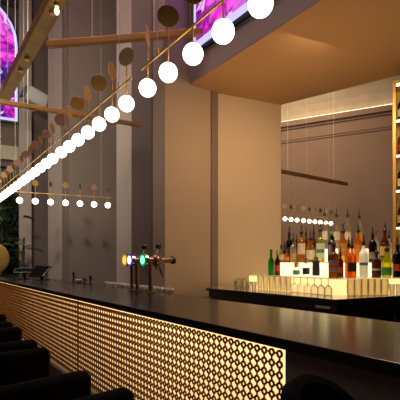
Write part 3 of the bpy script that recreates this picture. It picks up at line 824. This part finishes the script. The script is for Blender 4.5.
# ================================================================== CHANDELIERS
RG = .068
M['gm'] = MB().sphere((0,0,0), RG, 24, 14).mesh('globe', M['globe'], True)
M['sm'] = MB().tube((0,0,RG*.95),(0,0,.345), .0055, 8).mesh('stem', M['brass'], True)
M['cm'] = MB().lathe([(.022,RG*.93),(.022,RG*.98),(.008,RG*1.25)], 12).mesh('globe_cap', M['brass'], True)
dm = {}
for key in ('brass_dark', 'brass_pale', 'copper', 'brass'):
    mb = MB().lathe([(.078,-.003),(.082,-.001),(.082,.001),(.078,.003)], 28, M4=Matrix.Rotation(math.pi/2, 4, 'X'))
    dm[key] = mb.mesh('disc', M[key], False)
GZ = H + 1.5*.746/CT          # globe height
def lamp_row(p_of, n, label, face, group, wires=(.5, None), pat=None, ztop=CEIL, scale=1.0, ds=1.0):
    """p_of(k): world xy of globe k"""
    c = p_of((n-1)/2); e = empty('globe_chandelier', label, 'chandelier', (c.x, c.y, GZ+.187), 0, group)
    a_ = p_of(-.35) - c; b_ = p_of(n-1+.35) - c
    MB().tube((a_.x,a_.y,0),(b_.x,b_.y,0), .0095, 10).obj('rod', M['brass'], e, smooth=True)
    for k in range(n):
        q = p_of(k) - c
        link('globe', M['gm'], e, (q.x, q.y, -.187)); link('stem', M['sm'], e, (q.x, q.y, -.187)); link('globe_cap', M['cm'], e, (q.x, q.y, -.187))
        key, ang = (pat or PAT)[k % len(pat or PAT)]
        pw = p_of(k); view = math.atan2(pw.x, pw.y)
        dk = link('disc', dm[key], e, (q.x, q.y, .223), (0, 0, -view + math.radians(ang))); dk.scale = (ds, 1, ds)
    for t in (.5, n-1.5):
        q = p_of(t) - c
        MB().tube((q.x,q.y,.009),(q.x,q.y,ztop-GZ-.187), .0024, 6).obj('suspension_wire', M['wire'], e)
        MB().tube((q.x,q.y,.0),(q.x,q.y,.06), .008, 8).obj('wire_grip', M['brass'], e)
    return e
def pos_main(k):      # k in the depth index of the photographed row; 1/dx spacing
    inv_ = 2.894e-3 + k*.3515e-3
    d = F*(1.5/CT)*inv_
    return P(1/inv_ - 85, d)
base = [(-2, 7), (None, 7)]
GAPK = .427/.3515
starts = [-2.0]
PAT = None
labs = ['nearest globe chandelier rod, over the front of the bar', 'second globe chandelier rod from the camera above the bar', 'third globe chandelier rod from the camera above the bar', 'fourth globe chandelier rod, far along the bar', 'farthest globe chandelier rod above the bar']
pats = [[('brass_dark',0),('brass_dark',60),('brass_dark',10),('brass_dark',70),('brass_dark',0),('brass_dark',8),('brass_dark',78)],
        [('brass_pale',-35),('brass_dark',64),('brass_dark',5),('brass',62),('brass_dark',8),('brass',66),('copper',5)],
        [('brass',60),('copper',5),('brass',62),('copper',5),('brass',58),('copper',0),('brass',60)],
        [('copper',5),('brass',60),('copper',5),('brass',60),('copper',5),('brass',58),('copper',0)],
        [('brass',60),('copper',5),('brass',62),('copper',5),('brass',58),('copper',0),('brass',60)]]
k0 = -2.0
for r_ in range(5):
    s0 = k0 + (6 + GAPK)*r_
    lamp_row(lambda k, s0=s0: pos_main(s0 + k), 7, labs[r_], 0, 'globe chandelier rods over the bar', pat=pats[r_], ds=1.0 if r_ < 2 else .78)
# far row across the hall
ra = P(19.5, F*(GZ-H)/61.2); rb_ = P(107.8, F*(GZ-H)/56.3)
lamp_row(lambda k: ra + (rb_-ra)*(k/6), 7, 'separate row of seven small globes hanging before the brown wall bay', 0, None, ds=.85,
         pat=[('brass_dark',5),('brass_dark',10),('brass',60),('brass_dark',5),('brass',68),('copper',5),('brass',74)])
# rows of the mirrored hall, built as real lamps
fa = P(285, 12.9); fb = P(331, 14.4)
st_ = (fb-fa)/8
lamp_row(lambda k: fa + st_*(k*.96), 3, 'left short globe row seen above the bottles in the mirrored hall', 0, 'globe rows beyond the bottles', pat=[('brass_pale',0),('brass_pale',60),('brass_pale',10)])
lamp_row(lambda k: fa + st_*(3.02+k*.99), 6, 'right globe row seen above the bottles in the mirrored hall', 0, 'globe rows beyond the bottles', pat=[('brass_pale',0),('brass_pale',60),('brass_pale',10),('brass',50),('brass_pale',0),('brass_pale',20)])

# beams
ZB = 4.0
def beam(label, p0, p1, w, h, m, hooks=(), hangers=(), bulbs=()):
    c = (p0+p1)/2
    e = empty('brass_beam', label, 'beam', c)
    MB().beam(p0-c, p1-c, w, h).obj('beam_bar', m, e, bevel=.004)
    for t in hooks:
        q = p0 + (p1-p0)*t - c
        MB().lathe([(.03,-h/2-.03),(.034,-h/2-.006),(.034,-h/2)], 12, (q.x,q.y,q.z)).obj('hook_cup', M['brass'], e, smooth=True)
    for t in bulbs:
        q = p0 + (p1-p0)*t - c
        b_ = MB().lathe([(.026,-h/2-.03),(.03,-h/2)], 12, (q.x,q.y,q.z)).obj('bulb_socket', M['brass'], e, smooth=True)
        MB().lathe([(.004,-.115),(.02,-.10),(.026,-.075),(.016,-.04),(.014,-.02)], 14, (q.x,q.y,q.z-h/2)).obj('bulb', M['bulb'], b_, smooth=True)
    for t in hangers:
        q = p0 + (p1-p0)*t - c
        MB().tube((q.x,q.y,q.z+h/2),(q.x,q.y,CEIL-c.z), .006, 6).obj('hanger', M['wire'], e)
    return e
Xb = 1.156
beam('wide dark brass beam running above the bar toward the screens', Vector((Xb, .8, ZB+.06)), Vector((Xb, P(4, colX(4, Xb)).y, ZB+.06)), .158, .12, M['brass_dark'],
     hooks=(.49, .555, .74, .80), hangers=(.1,.5,.95), bulbs=(.53,))
zb1 = ZB+.035
c0 = P(43, F*(ZB-H)/213.5, zb1); c1 = P(236, F*(ZB-H)/229, zb1)
# stop the cross beam at the fascia
tt = (XF - c0.x)/(c1.x-c0.x); c1 = c0 + (c1-c0)*min(1, tt*.965)
beam('upper golden cross beam from the wide beam to the fascia', c0 + (c1-c0)*.03, c1, .07, .07, M['beam_oak'], hangers=(.3,.7))
c0 = P(-30, 6.35, zb1); c1 = P(140, 7.67, zb1)
beam('lower golden cross beam ending before the tap wall', c0, c1, .075, .07, M['beam_oak'], hooks=(.33, .78), hangers=(.3,.85))
z3 = 4.30
c0 = P(270, 12.6, z3+.03); c1 = P(347, 14.9, z3-.0)
beam('distant brass beam seen in the mirrored hall above the bottles', c0, c1, .10, .11, M['beam_oak'], hooks=(.30,.48,.75), hangers=(.2,.8))

# ================================================================== SPEAKER, DARK DISC LIGHT
d = 11.9
spk = empty('wall_speaker', 'grey rounded speaker mounted on the wall under the large screen', 'speaker', P(35, 11.0, H+(261.5-98)/F*11.0), -TH+.75)
spk.rotation_euler = (.12, .28, -TH+.75)
MB().box(-.27, .33, -.20, .20, -.21, .21).obj('speaker_shell', M['speaker'], spk, smooth=True, bevel=.09, seg=4)
MB().box(-.345, -.29, -.15, .15, -.15, .15).obj('speaker_grille', M['speaker_dark'], spk, bevel=.02)
MB().tube((.0,.18,0),(.45,.85,.05), .035, 10).obj('wall_bracket', M['speaker_dark'], spk)
dl = empty('ceiling_speaker', 'dark round pendant speaker at the top edge of the view', 'speaker', P(84, 7.6, H+(261.5+8)/F*7.6), -TH)
MB().lathe([(.20,0),(.26,.03),(.27,.10),(.22,.22),(.05,.26)], 28).obj('speaker_body', M['speaker_dark'], dl, smooth=True)
MB().lathe([(.01,-.004),(.19,-.004),(.20,.002)], 28).obj('speaker_grille', M['copper'], dl)
MB().tube((0,0,.25),(0,0,CEIL-dl.location.z), .012, 8).obj('drop_pole', M['speaker_dark'], dl)

# ================================================================== PLANTS, BRASS LAMP
def leaf(mb, p, d, L, w, droop):
    side = d.cross(Vector((0,0,1))).normalized(); pr = None; N = 5
    b = len(mb.v)
    for i in range(N+1):
        t = i/N; c = p + d*L*t + Vector((0,0,-droop*t*t*L)); ww = w*math.sin(math.pi*(.12+.86*t))
        mb.v.append(tuple(c - side*ww)); mb.v.append(tuple(c + side*ww))
    for i in range(N): mb.f.append((b+2*i, b+2*i+1, b+2*i+3, b+2*i+2))
def palm(loc, hgt, label, n=15, seed=1, m='foliage', spread=.9):
    rnd = random.Random(seed)
    e = empty('potted_palm', label, 'plant', loc, 0, 'palms at the far end of the bar')
    MB().lathe([(.17,0),(.22,.35),(.24,.40),(.20,.38)], 20).obj('pot', M['pot'], e, smooth=True)
    MB().tube((0,0,.35),(.05,0,hgt*.62), .05, 10, .03).obj('trunk', principled('palm trunk', (.05,.035,.02), .9), e, smooth=True)
    mb = MB()
    for k in range(n):
        az = rnd.uniform(0, 2*math.pi); el = rnd.uniform(.0, 1.25); z0 = hgt*rnd.uniform(.35, .80)
        d = Vector((math.cos(az)*math.cos(el), math.sin(az)*math.cos(el), math.sin(el)))
        L = rnd.uniform(.6, 1.0)*spread
        # frond: stalk plus leaflets
        base_ = Vector((0,0,z0)); side = d.cross(Vector((0,0,1))).normalized()
        for i in range(11):
            t = .2+.8*i/10; c = base_ + d*L*t + Vector((0,0,-.45*L*t*t))
            for sgn in (-1,1):
                dd = (side*sgn*.8 + d*.6 + Vector((0,0,-.15))).normalized()
                leaf(mb, c, dd, L*.36*(1.15-t*.6), .016, .5)
        leaf(mb, base_, d, L, .012, .45)
    mb.obj('foliage', M[m], e)
    return e
palm(P(0, 10.9), 3.7, 'broad bright green palm behind the far end of the bar', 26, 5, 'foliage', .62)
palm(P(22, 11.0), 3.35, 'slender palm with fronds reaching over the lit-coloured pier', 8, 8, 'foliage', .62)
hd_ = [onS(.0,.46), onS(.98,.46), onS(.98,.34), onS(.0,.34)]
hg = MB()
rnd = random.Random(4)
for k in range(1500):
    t = rnd.uniform(.0,.9); z = rnd.uniform(.1, 3.5); p_ = onS(t, .50) ; dd = (nS*rnd.uniform(.2,.7) + Vector((rnd.uniform(-1,1), rnd.uniform(-1,1), rnd.uniform(-.9,.3)))).normalized()
    leaf(hg, Vector((p_.x,p_.y,z)), dd, rnd.uniform(.15,.32), .035, .4)
hgo = empty('green_wall', 'dark leafy green wall below the balcony at far left', 'green wall', (0,0,0))
hb_ = MB().prism([(v_.x, v_.y) for v_ in hd_], 0, 3.55); hb_.obj('backing', M['foliage_dark'], hgo)
hg.obj('leaves', M['foliage_dark'], hgo)
# brass table lamp with round shade disc
bl = empty('brass_lamp', 'round brass disc lamp standing on the bar at the left edge', 'lamp', P(-9, colX(-9, 1.35), 1.10))
dlz = colX(-9, 1.35); rr = 17/F*dlz
MB().lathe([(.14,0),(.14,.02),(.02,.03),(.015,.10)], 24).obj('lamp_base', M['brass_dark'], bl, smooth=True)
zc_ = H + (261.5-258.5)/F*dlz - 1.10
MB().lathe([(max(rr*math.cos(t_),1e-4), .05*math.sin(t_)) for t_ in [(-90+180*i/12)*math.pi/180 for i in range(13)]], 32, (0,0,zc_), M4=Matrix.Rotation(math.pi/2, 4, 'X')).obj('lamp_disc', M['brass_dark'], bl, smooth=True)

# ================================================================== LIGHTS
def area(name, loc, target, size, power, col, sy=None):
    l = bpy.data.lights.new(name, 'AREA'); l.energy = power; l.color = col; l.size = size
    if sy: l.shape = 'RECTANGLE'; l.size_y = sy
    o = bpy.data.objects.new(name, l); COL.objects.link(o); o.location = loc
    o.rotation_euler = (Vector(target) - Vector(loc)).to_track_quat('-Z', 'Y').to_euler()
    return o
area('hall_light', (0.5, 5.5, 9.3), (1.5, 8, 2), 5, 520, (1.0, .75, .66))
area('far_hall_fill', (6.4, 8.7, 5.5), (9.5, 12.5, 3), 1.2, 90, (1.0, .75, .5))  # added fill hidden behind the tan wall, brightens the distant discs
area('far_hall_light', (9.5, 9.5, 9.2), (11, 12, 2), 4, 480, (1.0, .70, .48))
area('counter_light', (3.05, 2.3, 3.50), (3.2, 3.0, 1.0), .5, 64, (1.0, .72, .43), 1.4)
area('soffit_wash', (3.0, 2.6, 1.9), (3.2, 2.4, 3.6), .8, 10, (1.0, .60, .30), 1.4)
area('pier_wash', (2.55, 3.0, 3.3), (2.9, 4.03, 2.0), .3, 1.5, (1.0, .62, .34), .5)
area('plant_fill', (.6, 7.2, 5.2), tuple(P(5, 11.2, 2.6)), .4, 110, (.9, 1.0, .7))  # unseen lamp added to brighten the palm leaves

w = bpy.data.worlds.new('World'); SC.world = w; w.use_nodes = True
w.node_tree.nodes['Background'].inputs[0].default_value = (.5, .4, .38, 1)
w.node_tree.nodes['Background'].inputs[1].default_value = .05

# ================================================================== CAMERA
cam = bpy.data.cameras.new('camera'); co = bpy.data.objects.new('camera', cam); COL.objects.link(co)
co.location = (0, 0, H); co.rotation_euler = (math.pi/2, 0, -TH)
cam.sensor_width = 36; cam.lens = 36*F/400; cam.shift_y = 61.5/400
cam.clip_end = 100; cam.clip_start = .05
SC.camera = co
SC.view_settings.view_transform = 'Standard'
SC.view_settings.look = 'None'
SC.view_settings.exposure = 0
SC.cycles.max_bounces = 8; SC.cycles.transparent_max_bounces = 24
SC.cycles.use_denoising = True
SC.cycles.sample_clamp_indirect = 4
